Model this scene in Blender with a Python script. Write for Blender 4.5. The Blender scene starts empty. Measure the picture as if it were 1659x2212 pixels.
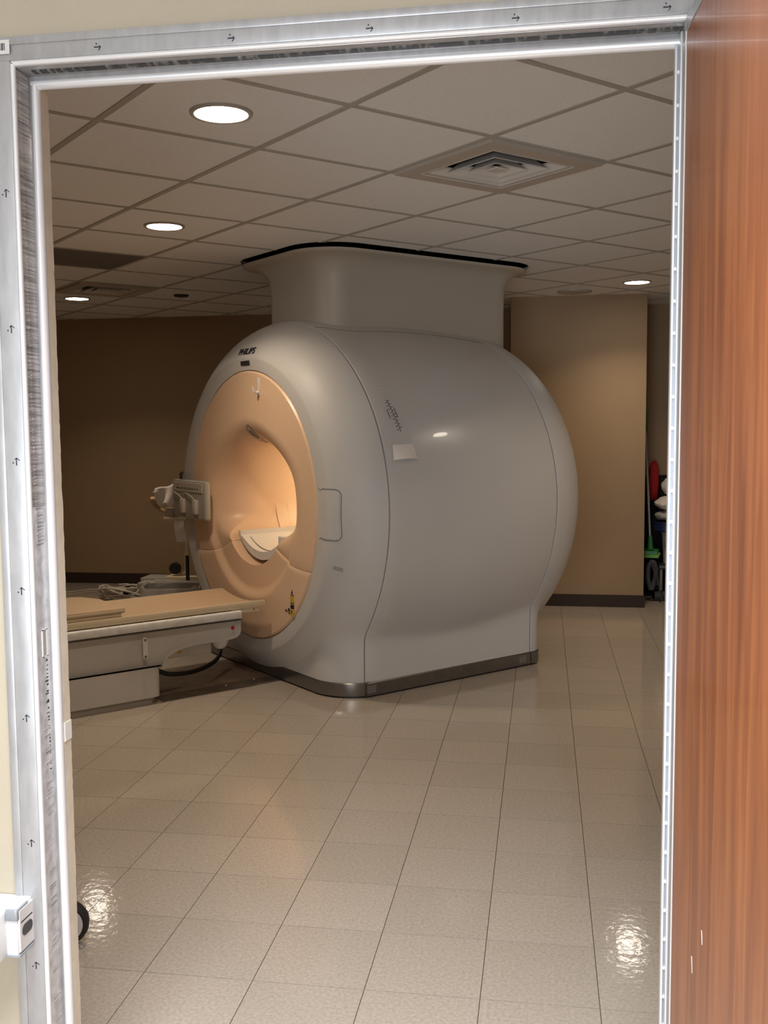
import bpy, bmesh, math, random
from mathutils import Vector, Matrix
import numpy as np
random.seed(7)
sc = bpy.context.scene
COL = sc.collection
pi = math.pi

# ------------------------------------------------------------------ camera
H = 2.5063           # ceiling height
A = 0.7876           # scanner and ceiling grid are turned 45 degrees to the floor tiles
DI = Vector((math.cos(A), math.sin(A), 0)); DJ = Vector((-math.sin(A), math.cos(A), 0))
cam = bpy.data.cameras.new('camera'); camo = bpy.data.objects.new('camera', cam); COL.objects.link(camo)
cam.sensor_fit = 'VERTICAL'; cam.sensor_height = 36.0; cam.lens = 36.0 * 2167.7 / 2212.0
cam.clip_start = 0.05
cr = Vector((0.98774433, 0.15588012, -0.00790673)); cu = Vector((-0.00548106, 0.08526873, 0.99634291)); cf = Vector((-0.15598425, 0.98408873, -0.08507809))
M = Matrix((cr, cu, -cf)).transposed().to_4x4(); M.translation = Vector((0, 0, 1.4809))
camo.matrix_world = M
sc.camera = camo

# ------------------------------------------------------------------ world, view, large lights
w = bpy.data.worlds.new('world'); sc.world = w; w.use_nodes = True
w.node_tree.nodes['Background'].inputs[0].default_value = (0.75, 0.85, 1.0, 1)
w.node_tree.nodes['Background'].inputs[1].default_value = 0.0
sc.view_settings.view_transform = 'Standard'; sc.view_settings.look = 'None'
sc.view_settings.exposure = 0.0; sc.view_settings.gamma = 1.0; sc.view_settings.use_curve_mapping = False
sc.cycles.max_bounces = 8; sc.cycles.diffuse_bounces = 5

DAY = 178.0           # daylight of the corridor window behind the camera
LAMP = 8.0           # each recessed downlight
BORE = 5.0           # lamp inside the scanner bore

def area_light(name, loc, rot, sx, sy, power, color, shape='RECTANGLE', spread=pi):
    l = bpy.data.lights.new(name, 'AREA'); l.shape = shape; l.size = sx
    if shape in ('RECTANGLE', 'ELLIPSE'): l.size_y = sy
    l.energy = power; l.color = color; l.spread = spread
    o = bpy.data.objects.new(name, l); o.location = loc; o.rotation_euler = rot; COL.objects.link(o)
    return o
OVER = 74.0         # corridor ceiling light above the camera
area_light('corridor_ceiling_light', (-0.40, 0.75, 2.78), (0, 0, 0), 1.4, 0.5, OVER, (0.95, 0.97, 1.0), spread=math.radians(105))
area_light('corridor_window_daylight', (-0.7, -3.4, 0.95), (pi/2, 0, 0), 2.6, 1.7, DAY, (0.86, 0.93, 1.0))

# ------------------------------------------------------------------ materials
MATS = {}
def mat(name, col, rough=0.5, metal=0.0, noise=0.0, nscale=40.0, bump=0.0, bscale=200.0, spec=0.5, trans=0.0, alpha=1.0, coat=0.0, emit=None, estr=0.0):
    m = bpy.data.materials.new(name); m.use_nodes = True; nt = m.node_tree; b = nt.nodes['Principled BSDF']
    b.inputs['Base Color'].default_value = (*col, 1); b.inputs['Roughness'].default_value = rough; b.inputs['Metallic'].default_value = metal
    b.inputs['Specular IOR Level'].default_value = spec; b.inputs['Alpha'].default_value = alpha; b.inputs['Transmission Weight'].default_value = trans
    b.inputs['Coat Weight'].default_value = coat
    if emit: b.inputs['Emission Color'].default_value = (*emit, 1); b.inputs['Emission Strength'].default_value = estr
    tc = nt.nodes.new('ShaderNodeTexCoord')
    if noise > 0:
        n = nt.nodes.new('ShaderNodeTexNoise'); n.inputs['Scale'].default_value = nscale; n.inputs['Detail'].default_value = 5
        nt.links.new(tc.outputs['Object'], n.inputs['Vector'])
        r = nt.nodes.new('ShaderNodeValToRGB')
        r.color_ramp.elements[0].position = 0.3; r.color_ramp.elements[1].position = 0.7
        r.color_ramp.elements[0].color = (*[max(0, c*(1-noise)) for c in col], 1); r.color_ramp.elements[1].color = (*[min(1, c*(1+noise)) for c in col], 1)
        nt.links.new(n.outputs['Fac'], r.inputs['Fac']); nt.links.new(r.outputs['Color'], b.inputs['Base Color'])
    if bump > 0:
        n2 = nt.nodes.new('ShaderNodeTexNoise'); n2.inputs['Scale'].default_value = bscale; n2.inputs['Detail'].default_value = 4
        nt.links.new(tc.outputs['Object'], n2.inputs['Vector'])
        bm_ = nt.nodes.new('ShaderNodeBump'); bm_.inputs['Strength'].default_value = bump; bm_.inputs['Distance'].default_value = 0.002
        nt.links.new(n2.outputs['Fac'], bm_.inputs['Height']); nt.links.new(bm_.outputs['Normal'], b.inputs['Normal'])
    MATS[name] = m; return m
mat('cover_grey', (0.57, 0.55, 0.53), 0.50, noise=0.02, nscale=3)
mat('cover_gloss', (0.58, 0.555, 0.535), 0.27, noise=0.02, nscale=3, coat=0.2)
mat('shroud_cream', (0.52, 0.465, 0.39), 0.45, noise=0.02, nscale=3)
mat('panel_peach', (0.78, 0.54, 0.36), 0.38, noise=0.03, nscale=90)
mat('bore_cream', (0.74, 0.58, 0.39), 0.38)
mat('white_plastic', (0.72, 0.70, 0.67), 0.35)
mat('table_grey', (0.60, 0.58, 0.55), 0.42, noise=0.03, nscale=6)
mat('table_rail', (0.74, 0.74, 0.72), 0.35, noise=0.12, nscale=25)
mat('table_cream', (0.70, 0.60, 0.43), 0.4)
mat('table_top', (0.56, 0.40, 0.26), 0.5, noise=0.05, nscale=60)
mat('trim_metal', (0.23, 0.22, 0.21), 0.30, metal=0.85, noise=0.06, nscale=20)
mat('black', (0.012, 0.012, 0.012), 0.5)
mat('seam_dark', (0.06, 0.05, 0.045), 0.6)
mat('panel_grey', (0.36, 0.34, 0.30), 0.45)
mat('panel_dark', (0.16, 0.15, 0.13), 0.5)
mat('ink', (0.015, 0.015, 0.03), 0.6)
mat('ceiling_tile', (0.87, 0.865, 0.86), 0.9, noise=0.04, nscale=120, bump=0.4, bscale=260)
mat('grid_bar', (0.44, 0.415, 0.37), 0.55)
mat('diffuser_beige', (0.50, 0.44, 0.38), 0.55)
mat('diffuser_white', (0.66, 0.62, 0.57), 0.5)
mat('panel_slate', (0.16, 0.145, 0.14), 0.6)
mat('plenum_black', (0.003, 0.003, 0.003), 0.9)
mat('wall_tan', (0.34, 0.235, 0.14), 0.7, noise=0.03, nscale=3, bump=0.15, bscale=300)
mat('wall_cream', (0.41, 0.36, 0.275), 0.65, noise=0.03, nscale=5, bump=0.2, bscale=320)
mat('drywall_edge', (0.62, 0.55, 0.44), 0.8, noise=0.08, nscale=30)
mat('base_brown', (0.045, 0.030, 0.023), 0.6, spec=0.25)
mat('floor_joint', (0.11, 0.085, 0.062), 0.8)
mat('lens', (1, 1, 1), 0.4, emit=(1.0, 0.90, 0.76), estr=30.0)
mat('lamp_ring', (0.42, 0.38, 0.33), 0.4)
mat('dark_plastic', (0.03, 0.028, 0.027), 0.4)
mat('clear_plastic', (0.86, 0.84, 0.80), 0.12, alpha=0.16)
mat('liner_plastic', (0.92, 0.88, 0.83), 0.16, alpha=0.55, noise=0.15, nscale=12)
mat('paper', (0.84, 0.77, 0.71), 0.7)
mat('bin_grey', (0.42, 0.395, 0.37), 0.5)
mat('yellow', (0.60, 0.40, 0.03), 0.5)
mat('red', (0.45, 0.02, 0.02), 0.4)
mat('red_cloth', (0.30, 0.006, 0.008), 0.9, noise=0.25, nscale=60)
mat('green', (0.03, 0.22, 0.05), 0.4)
mat('green_bright', (0.20, 0.50, 0.07), 0.5)
mat('pole_grey', (0.42, 0.42, 0.43), 0.35, metal=0.5)
mat('blue_dark', (0.012, 0.02, 0.07), 0.4)
mat('hose_grey', (0.055, 0.06, 0.07), 0.7)
mat('bucket_white', (0.62, 0.58, 0.52), 0.5, noise=0.08, nscale=30)
mat('rubber', (0.012, 0.012, 0.012), 0.55)
mat('wheel_grey', (0.62, 0.61, 0.61), 0.4)
mat('cord_white', (0.62, 0.57, 0.50), 0.5)
mat('plate_brown', (0.27, 0.195, 0.145), 0.45, noise=0.25, nscale=9)
mat('plate_dark', (0.15, 0.115, 0.095), 0.5, noise=0.3, nscale=12)
mat('tan_plastic', (0.46, 0.29, 0.13), 0.5)
mat('metal_bolt', (0.6, 0.55, 0.5), 0.3, metal=1.0)
mat('box_white', (0.66, 0.67, 0.68), 0.3)
mat('glass_smoke', (0.25, 0.27, 0.29), 0.1)
mat('sticker', (0.62, 0.60, 0.60), 0.4)
mat('tape', (0.80, 0.78, 0.74), 0.5)

def aluminium():
    m = mat('aluminium', (0.78, 0.785, 0.80), 0.34, metal=0.45); nt = m.node_tree; b = nt.nodes['Principled BSDF']
    tc = nt.nodes.new('ShaderNodeTexCoord'); mp = nt.nodes.new('ShaderNodeMapping'); mp.inputs['Scale'].default_value = (12, 12, 3)
    n = nt.nodes.new('ShaderNodeTexNoise'); n.inputs['Scale'].default_value = 6; n.inputs['Detail'].default_value = 6
    nt.links.new(tc.outputs['Object'], mp.inputs['Vector']); nt.links.new(mp.outputs['Vector'], n.inputs['Vector'])
    r = nt.nodes.new('ShaderNodeValToRGB'); r.color_ramp.elements[0].position = .25; r.color_ramp.elements[1].position = .7
    r.color_ramp.elements[0].color = (.35, .352, .362, 1); r.color_ramp.elements[1].color = (.43, .433, .445, 1)
    nt.links.new(n.outputs['Fac'], r.inputs['Fac']); nt.links.new(r.outputs['Color'], b.inputs['Base Color'])
    # bright polished beads along the frame
    mat('aluminium_bead', (0.74, 0.745, 0.76), 0.28, metal=0.35)
    # scuffed contact zone: rub marks across the strip
    m2 = mat('contact_scuffed', (0.42, 0.41, 0.41), 0.4, metal=0.4); nt = m2.node_tree; b = nt.nodes['Principled BSDF']
    tc = nt.nodes.new('ShaderNodeTexCoord'); mp = nt.nodes.new('ShaderNodeMapping'); mp.inputs['Scale'].default_value = (2, 2, 60)
    n = nt.nodes.new('ShaderNodeTexNoise'); n.inputs['Scale'].default_value = 4; n.inputs['Detail'].default_value = 5
    nt.links.new(tc.outputs['Object'], mp.inputs['Vector']); nt.links.new(mp.outputs['Vector'], n.inputs['Vector'])
    r = nt.nodes.new('ShaderNodeValToRGB'); r.color_ramp.elements[0].position = .32; r.color_ramp.elements[1].position = .62
    r.color_ramp.elements[0].color = (.24, .235, .23, 1); r.color_ramp.elements[1].color = (.60, .59, .60, 1)
    nt.links.new(n.outputs['Fac'], r.inputs['Fac']); nt.links.new(r.outputs['Color'], b.inputs['Base Color'])
    m3 = mat('contact_black', (0.05, 0.05, 0.05), 0.5); nt = m3.node_tree; b = nt.nodes['Principled BSDF']
    tc = nt.nodes.new('ShaderNodeTexCoord'); mp = nt.nodes.new('ShaderNodeMapping'); mp.inputs['Scale'].default_value = (30, 6, 6)
    n = nt.nodes.new('ShaderNodeTexNoise'); n.inputs['Scale'].default_value = 3; n.inputs['Detail'].default_value = 6
    nt.links.new(tc.outputs['Object'], mp.inputs['Vector']); nt.links.new(mp.outputs['Vector'], n.inputs['Vector'])
    r = nt.nodes.new('ShaderNodeValToRGB'); r.color_ramp.elements[0].position = .52; r.color_ramp.elements[1].position = .72
    r.color_ramp.elements[0].color = (.012, .012, .012, 1); r.color_ramp.elements[1].color = (.26, .25, .23, 1)
    nt.links.new(n.outputs['Fac'], r.inputs['Fac']); nt.links.new(r.outputs['Color'], b.inputs['Base Color'])
aluminium()
mat('contact_worn', (0.56, 0.555, 0.57), 0.4, metal=0.4, noise=0.22, nscale=45)
mat('strip_slate', (0.33, 0.36, 0.42), 0.4, metal=0.3)

def wood():
    m = mat('wood', (0.3, 0.12, 0.05), 0.36, coat=0.15); nt = m.node_tree; b = nt.nodes['Principled BSDF']
    tc = nt.nodes.new('ShaderNodeTexCoord'); mp = nt.nodes.new('ShaderNodeMapping'); mp.inputs['Scale'].default_value = (1, 9, 0.55)
    n1 = nt.nodes.new('ShaderNodeTexNoise'); n1.inputs['Scale'].default_value = 3.2; n1.inputs['Detail'].default_value = 5; n1.inputs['Distortion'].default_value = 0.6
    mp2 = nt.nodes.new('ShaderNodeMapping'); mp2.inputs['Scale'].default_value = (1, 60, 1.6)
    n2 = nt.nodes.new('ShaderNodeTexNoise'); n2.inputs['Scale'].default_value = 5; n2.inputs['Detail'].default_value = 3
    mx = nt.nodes.new('ShaderNodeMix'); mx.data_type = 'FLOAT'; mx.inputs[0].default_value = 0.25
    r = nt.nodes.new('ShaderNodeValToRGB'); e = r.color_ramp.elements
    e[0].position = .30; e[0].color = (0.165, 0.050, 0.020, 1); e[1].position = .72; e[1].color = (0.39, 0.145, 0.052, 1)
    x = r.color_ramp.elements.new(.5); x.color = (0.275, 0.090, 0.034, 1)
    L = nt.links.new
    L(tc.outputs['Object'], mp.inputs['Vector']); L(tc.outputs['Object'], mp2.inputs['Vector']); L(mp.outputs['Vector'], n1.inputs['Vector']); L(mp2.outputs['Vector'], n2.inputs['Vector'])
    L(n1.outputs['Fac'], mx.inputs[2]); L(n2.outputs['Fac'], mx.inputs[3]); L(mx.outputs[0], r.inputs['Fac']); L(r.outputs['Color'], b.inputs['Base Color'])
wood()

FX0, FY0, FT = -1.3722, 3.0999, 0.3048     # floor tile grid
def floor_mat():
    m = mat('vinyl_tile', (0.4, 0.34, 0.27), 0.09, spec=0.5); nt = m.node_tree; b = nt.nodes['Principled BSDF']; L = nt.links.new
    g = nt.nodes.new('ShaderNodeNewGeometry')
    ad = nt.nodes.new('ShaderNodeVectorMath'); ad.operation = 'ADD'; ad.inputs[1].default_value = (-FX0, -FY0, 0)
    dv = nt.nodes.new('ShaderNodeVectorMath'); dv.operation = 'SCALE'; dv.inputs['Scale'].default_value = 1/FT
    fl = nt.nodes.new('ShaderNodeVectorMath'); fl.operation = 'FLOOR'
    wn = nt.nodes.new('ShaderNodeTexWhiteNoise'); wn.noise_dimensions = '2D'
    L(g.outputs['Position'], ad.inputs[0]); L(ad.outputs[0], dv.inputs[0]); L(dv.outputs[0], fl.inputs[0]); L(fl.outputs[0], wn.inputs['Vector'])
    rp = nt.nodes.new('ShaderNodeValToRGB'); e = rp.color_ramp.elements
    e[0].color = (0.425, 0.37, 0.312, 1); e[1].color = (0.465, 0.405, 0.345, 1)
    L(wn.outputs['Value'], rp.inputs['Fac'])
    n = nt.nodes.new('ShaderNodeTexNoise'); n.inputs['Scale'].default_value = 105; n.inputs['Detail'].default_value = 6; L(g.outputs['Position'], n.inputs['Vector'])
    r2 = nt.nodes.new('ShaderNodeValToRGB'); r2.color_ramp.elements[0].position = .35; r2.color_ramp.elements[1].position = .65
    r2.color_ramp.elements[0].color = (.86, .86, .86, 1); r2.color_ramp.elements[1].color = (1.06, 1.06, 1.06, 1); L(n.outputs['Fac'], r2.inputs['Fac'])
    mu = nt.nodes.new('ShaderNodeMix'); mu.data_type = 'RGBA'; mu.blend_type = 'MULTIPLY'; mu.inputs[0].default_value = 1.0
    L(rp.outputs['Color'], mu.inputs[6]); L(r2.outputs['Color'], mu.inputs[7]); L(mu.outputs[2], b.inputs['Base Color'])
    n3 = nt.nodes.new('ShaderNodeTexNoise'); n3.inputs['Scale'].default_value = 38; n3.inputs['Detail'].default_value = 2; L(g.outputs['Position'], n3.inputs['Vector'])
    bp = nt.nodes.new('ShaderNodeBump'); bp.inputs['Strength'].default_value = 0.16; bp.inputs['Distance'].default_value = 0.003
    L(n3.outputs['Fac'], bp.inputs['Height']); L(bp.outputs['Normal'], b.inputs['Normal'])
floor_mat()

# ------------------------------------------------------------------ helpers
def tag(o, label=None, cat=None, group=None, kind=None):
    if label: o['label'] = label
    if cat: o['category'] = cat
    if group: o['group'] = group
    if kind: o['kind'] = kind
    return o
def empty(name, loc=(0, 0, 0), rz=0.0):
    o = bpy.data.objects.new(name, None); o.location = loc; o.rotation_euler = (0, 0, rz); o.empty_display_size = .1; COL.objects.link(o); return o
def link(name, me, m, parent=None, smooth=None):
    if m: me.materials.append(MATS[m])
    if smooth is not None:
        me.shade_smooth(); me.set_sharp_from_angle(angle=math.radians(smooth))
    o = bpy.data.objects.new(name, me); COL.objects.link(o)
    if parent: o.parent = parent
    return o
def pyd(name, v, f, m, parent=None, smooth=None, fix=True):
    me = bpy.data.meshes.new(name); me.from_pydata([tuple(p) for p in v], [], f); me.update()
    if fix:
        bm = bmesh.new(); bm.from_mesh(me); bmesh.ops.recalc_face_normals(bm, faces=bm.faces); bm.to_mesh(me); bm.free()
    return link(name, me, m, parent, smooth)
class BM:
    """collects shapes into one mesh"""
    def __init__(s): s.b = bmesh.new()
    def box(s, lo, hi, bev=0.0, seg=2, M=None):
        g = bmesh.ops.create_cube(s.b, size=1.0)['verts']
        c = [(a+b_)/2 for a, b_ in zip(lo, hi)]; d = [max(1e-5, b_-a) for a, b_ in zip(lo, hi)]
        for v in g: v.co = Vector((v.co.x*d[0]+c[0], v.co.y*d[1]+c[1], v.co.z*d[2]+c[2]))
        if bev > 0:
            es = list({e for v in g for e in v.link_edges})
            r = bmesh.ops.bevel(s.b, geom=es, offset=bev, segments=seg, affect='EDGES', profile=.5)
            g = list({v for f in r['faces'] for v in f.verts} | {v for v in g if v.is_valid})
        if M is not None:
            for v in g: v.co = M @ v.co
        return s
    def tube(s, pts, r, n=8, cap=True):
        pts = [Vector(p) for p in pts]; rings = []; up = None
        rr = r if isinstance(r, (list, tuple)) else [r]*len(pts)
        for k, p in enumerate(pts):
            t = (pts[min(k+1, len(pts)-1)] - pts[max(k-1, 0)]).normalized()
            if up is None: up = t.orthogonal().normalized()
            up = (up - t*up.dot(t)).normalized(); sd = t.cross(up)
            rings.append([s.b.verts.new(p + (up*math.cos(2*pi*a/n) + sd*math.sin(2*pi*a/n))*rr[k]) for a in range(n)])
        for a, b_ in zip(rings, rings[1:]):
            for k in range(n): s.b.faces.new((a[k], a[(k+1) % n], b_[(k+1) % n], b_[k]))
        if cap: s.b.faces.new(rings[0][::-1]); s.b.faces.new(rings[-1])
        return s
    def lathe(s, prof, n=32, axis='Z', c=(0, 0, 0), cap=True):
        rings = []
        for (r, h) in prof:
            ring = []
            for k in range(n):
                a = 2*pi*k/n; x, y = r*math.cos(a), r*math.sin(a)
                p = {'Z': (x, y, h), 'X': (h, x, y), 'Y': (x, h, y)}[axis]
                ring.append(s.b.verts.new((p[0]+c[0], p[1]+c[1], p[2]+c[2])))
            rings.append(ring)
        for a, b_ in zip(rings, rings[1:]):
            for k in range(n): s.b.faces.new((a[k], a[(k+1) % n], b_[(k+1) % n], b_[k]))
        if cap:
            if prof[0][0] > 1e-6: s.b.faces.new(rings[0][::-1])
            if prof[-1][0] > 1e-6: s.b.faces.new(rings[-1])
        return s
    def prism(s, poly, fn, a, b_):
        """poly of 2-D points, fn(u,v,t)->3-D, swept from t=a to t=b"""
        v0 = [s.b.verts.new(fn(u, v, a)) for u, v in poly]; v1 = [s.b.verts.new(fn(u, v, b_)) for u, v in poly]; n = len(poly)
        s.b.faces.new(v0[::-1]); s.b.faces.new(v1)
        for k in range(n): s.b.faces.new((v0[k], v0[(k+1) % n], v1[(k+1) % n], v1[k]))
        return s
    def grid(s, fn, nu, nv, flip=False):
        V = [[s.b.verts.new(fn(i/nu, j/nv)) for j in range(nv+1)] for i in range(nu+1)]
        for i in range(nu):
            for j in range(nv): s.b.faces.new((V[i][j], V[i+1][j], V[i+1][j+1], V[i][j+1]))
        return s
    def obj(s, name, m, parent=None, smooth=None, bevel=None):
        bmesh.ops.remove_doubles(s.b, verts=s.b.verts, dist=1e-6)
        bmesh.ops.recalc_face_normals(s.b, faces=s.b.faces)
        me = bpy.data.meshes.new(name); s.b.to_mesh(me); s.b.free(); return link(name, me, m, parent, smooth)
def rrect(u0, u1, v0, v1, r, n=6):
    P = []
    for cx, cy, a0 in ((u1-r, v1-r, 0), (u0+r, v1-r, 90), (u0+r, v0+r, 180), (u1-r, v0+r, 270)):
        for k in range(n+1):
            a = math.radians(a0 + 90*k/n); P.append((cx + r*math.cos(a), cy + r*math.sin(a)))
    return P
def sbox(name, lo, hi, m, parent=None, bev=0.0, smooth=None): return BM().box(lo, hi, bev).obj(name, m, parent, smooth)
def struct(o): o['kind'] = 'structure'; return o
def sstep(a, b, x):
    t = min(1, max(0, (x-a)/(b-a))); return t*t*(3-2*t)

# ------------------------------------------------------------------ room shell
XL, XR, YB, YD = -5.0, 2.4, 9.02, 1.898     # side walls, back wall, inner face of the door wall
floor = struct(sbox('floor', (XL-.1, -3.6, -.06), (XR+.1, YB+.1, -.004), 'floor_joint'))
# floor tiles: the 300 largest in view as single tiles, the rest joined
def cam_px(P):
    d = Vector(P) - Vector((0, 0, 1.4809)); z = d.dot(cf)
    return (829.5 + 2167.7*d.dot(cr)/z, 1106 - 2167.7*d.dot(cu)/z, z) if z > .05 else (-9e9, -9e9, z)
tb = BM().box((-FT/2+.0011, -FT/2+.0011, -.0045), (FT/2-.0011, FT/2-.0011, 0.0))
tile_me = bpy.data.meshes.new('floor_tile'); bmesh.ops.recalc_face_normals(tb.b, faces=tb.b.faces); tb.b.to_mesh(tile_me); tb.b.free(); tile_me.materials.append(MATS['vinyl_tile'])
near, rest = [], []
for a in range(-12, 13):
    for b_ in range(-26, 27):
        cx, cy = FX0 + (a+.5)*FT, FY0 + (b_+.5)*FT
        if not (XL < cx < XR and -3.5 < cy < YB+.1): continue
        x, y, z = cam_px((cx, cy, 0))
        if cy > 1.6 and 90 < x < 1500 and y < 2330: near.append((z, cx, cy))
        else: rest.append((cx, cy))
near.sort(); rest += [(x, y) for _, x, y in near[300:]]
for _, x, y in near[:300]:
    o = bpy.data.objects.new('floor_tile', tile_me); o.location = (x, y, 0); o.parent = floor; COL.objects.link(o)
b = BM()
for x, y in rest: b.box((x-FT/2+.0011, y-FT/2+.0011, -.0045), (x+FT/2-.0011, y+FT/2-.0011, 0))
tag(b.obj('far_floor_tiles', 'vinyl_tile', floor), kind='stuff')

struct(sbox('wall_back', (XL, YB, 0), (XR, YB+.1, H+.3), 'wall_tan'))
struct(sbox('wall_left', (XL-.1, YD-.09, 0), (XL, YB+.1, H+.3), 'wall_tan'))
struct(sbox('wall_right', (XR, YD-.09, 0), (XR+.1, YB+.1, H+.3), 'wall_tan'))
struct(sbox('wall_pier', (-.262, 8.27, 0), (.812, YB, H+.02), 'wall_tan', bev=.004))
struct(sbox('baseboard_pier', (-.268, 8.262, 0), (.820, 8.27, .10), 'base_brown', bev=.002))
struct(sbox('baseboard_back', (XL, YB-.008, 0), (-.262, YB, .10), 'base_brown', bev=.002))
struct(sbox('baseboard_alcove', (.812, YB-.008, 0), (XR, YB, .10), 'base_brown', bev=.002))
struct(sbox('baseboard_left', (XL, YD, 0), (XL+.008, YB-.008, .10), 'base_brown', bev=.002))
# door wall: one mesh around the opening, cream on the corridor side
OPL, OPR, OPT = -0.985, 0.262, 2.165
b = BM()
b.box((XL, 1.806, 0), (OPL, YD, H+.3)); b.box((OPR, 1.806, 0), (XR, YD, H+.3)); b.box((OPL, 1.806, OPT), (OPR, YD, H+.3))
wf = struct(b.obj('wall_front', 'wall_cream'))
# corridor behind the camera
struct(sbox('wall_corridor_left', (-3.1, -3.5, 0), (-3.0, 1.806, 2.9), 'wall_cream'))
struct(sbox('wall_corridor_right', (XR, -3.5, 0), (XR+.1, 1.806, 2.9), 'wall_cream'))
b = BM()
b.box((-3.1, -3.6, 0), (-2.05, -3.5, 2.9)); b.box((.65, -3.6, 0), (XR+.1, -3.5, 2.9)); b.box((-2.05, -3.6, 1.85), (.65, -3.5, 2.9)); b.box((-2.05, -3.6, 0), (.65, -3.5, .06))
struct(b.obj('wall_corridor_back', 'wall_cream'))
struct(sbox('ceiling_corridor', (-3.1, -3.6, 2.8), (XR+.1, 1.85, 2.86), 'ceiling_tile'))

# ------------------------------------------------------------------ suspended ceiling
ceil = struct(sbox('ceiling', (XL, YD, H+.28), (XR, YB, H+.34), 'plenum_black'))
GI, GJ, GS = 1.8798, 2.7411, 0.6096
BW = 0.024
def ij(i, j, z=0.0): return DI*i + DJ*j + Vector((0, 0, z))
def clip(poly, f):
    out = []
    for k in range(len(poly)):
        p, q = poly[k], poly[(k+1) % len(poly)]; a, b_ = f(p), f(q)
        if a >= 0: out.append(p)
        if (a >= 0) != (b_ >= 0): out.append(p + (q-p)*(a/(a-b_)))
    return out
ROOM = [lambda p: p.x-XL, lambda p: XR-p.x, lambda p: p.y-YD, lambda p: YB-p.y]
HI0, HI1, HJ0, HJ1 = 3.012, 4.785, 4.725, 5.835     # hole for the scanner shroud
hole = BM().prism(rrect(HI0, HI1, HJ0, HJ1, .30, 10), lambda u, v, t: ij(u, v, t), H-.1, H+.1).obj('hole_cutter', None)
LAMPS = [(-1, 0), (0, 3), (1, 8), (6, 3), (4, 0)]
SPECIAL = {(1, 0): 'diffuser', (1, 7): 'diffuser', (0, 5): 'slate'}
rect_me = None
def slab(name, poly, z0, z1, m, parent):
    v = [(p.x, p.y, z0) for p in poly] + [(p.x, p.y, z1) for p in poly]; n = len(poly)
    f = [tuple(range(n)), tuple(range(2*n-1, n-1, -1))] + [(k, (k+1) % n, n+(k+1) % n, n+k) for k in range(n)]
    return pyd(name, v, f, m, parent)
tiles_cut = []
for a in range(-12, 16):
    for c in range(-12, 16):
        if (a, c) in SPECIAL and SPECIAL[(a, c)] == 'diffuser': continue
        i0, j0 = GI+a*GS, GJ+c*GS; g = .003
        P = [ij(i0+g, j0+g), ij(i0+GS-g, j0+g), ij(i0+GS-g, j0+GS-g), ij(i0+g, j0+GS-g)]
        Q = P
        for f in ROOM: Q = clip(Q, f) if Q else Q
        if len(Q) < 3: continue
        area = abs(sum(Q[k].x*Q[(k+1) % len(Q)].y - Q[(k+1) % len(Q)].x*Q[k].y for k in range(len(Q))))/2
        if area < .002: continue
        slate = (a, c) in SPECIAL
        o = slab('ceiling_tile' if not slate else 'slate_ceiling_panel', Q, H+.004, H+.018, 'panel_slate' if slate else 'ceiling_tile', ceil)
        if i0 < HI1 and i0+GS > HI0 and j0 < HJ1 and j0+GS > HJ0: tiles_cut.append(o)
def cut(objs):
    for o in objs:
        md = o.modifiers.new('cut', 'BOOLEAN'); md.operation = 'DIFFERENCE'; md.object = hole; md.solver = 'EXACT'
    bpy.context.view_layer.update(); dg = bpy.context.evaluated_depsgraph_get()
    for o in objs:
        me = bpy.data.meshes.new_from_object(o.evaluated_get(dg)); o.modifiers.clear()
        if len(me.polygons) == 0: bpy.data.objects.remove(o)
        else: o.data = me
cut(tiles_cut)
bars_cut = []
def bar(P, dz=0):
    Q = P
    for f in ROOM: Q = clip(Q, f) if Q else Q
    if len(Q) < 3: return
    bars_cut.append(slab('grid_bar', Q, H+dz, H+dz+.03, 'grid_bar', ceil))
for k in range(-12, 17):
    i0 = GI+k*GS; bar([ij(i0-BW/2, -8), ij(i0+BW/2, -8), ij(i0+BW/2, 14), ij(i0-BW/2, 14)])
    j0 = GJ+k*GS; bar([ij(-8, j0-BW/2), ij(14, j0-BW/2), ij(14, j0+BW/2), ij(-8, j0+BW/2)], .0006)
cut([o for o in bars_cut])
bpy.data.objects.remove(hole)

def cellc(a, c, z=H): return ij(GI+(a+.5)*GS, GJ+(c+.5)*GS, z)
LL = {(-1, 0): 'round recessed downlight nearest the door, largest of the lit ceiling lights', (0, 3): 'round recessed downlight left of the scanner shroud, above the table',
      (1, 8): 'small lit downlight at the far left beside the far air diffuser', (6, 3): 'small lit downlight at the right above the tan wall pier', (4, 0): 'recessed downlight behind the top of the open wooden door'}
for (a, c) in LAMPS:
    pw = LAMP*(.86 if (a, c) in ((6, 3), (1, 8)) else 1.0)
    t = empty('recessed_downlight', cellc(a, c)); tag(t, LL[(a, c)], 'light', 'round recessed downlights in the tile ceiling')
    BM().lathe([(.088, 0), (.088, -.004), (.094, -.006), (.102, -.004), (.104, .0035), (.088, .0035)], 40, cap=False).obj('trim_ring', 'lamp_ring', t, 40)
    BM().lathe([(.001, -.0025), (.087, -.0025), (.088, .003)], 40, cap=False).obj('lens', 'lens', t)
    al = area_light('downlight_bulb', cellc(a, c, H-.008), (0, 0, 0), .17, .17, pw, (1.0, 0.80, 0.58), 'DISK', math.radians(118))
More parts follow.
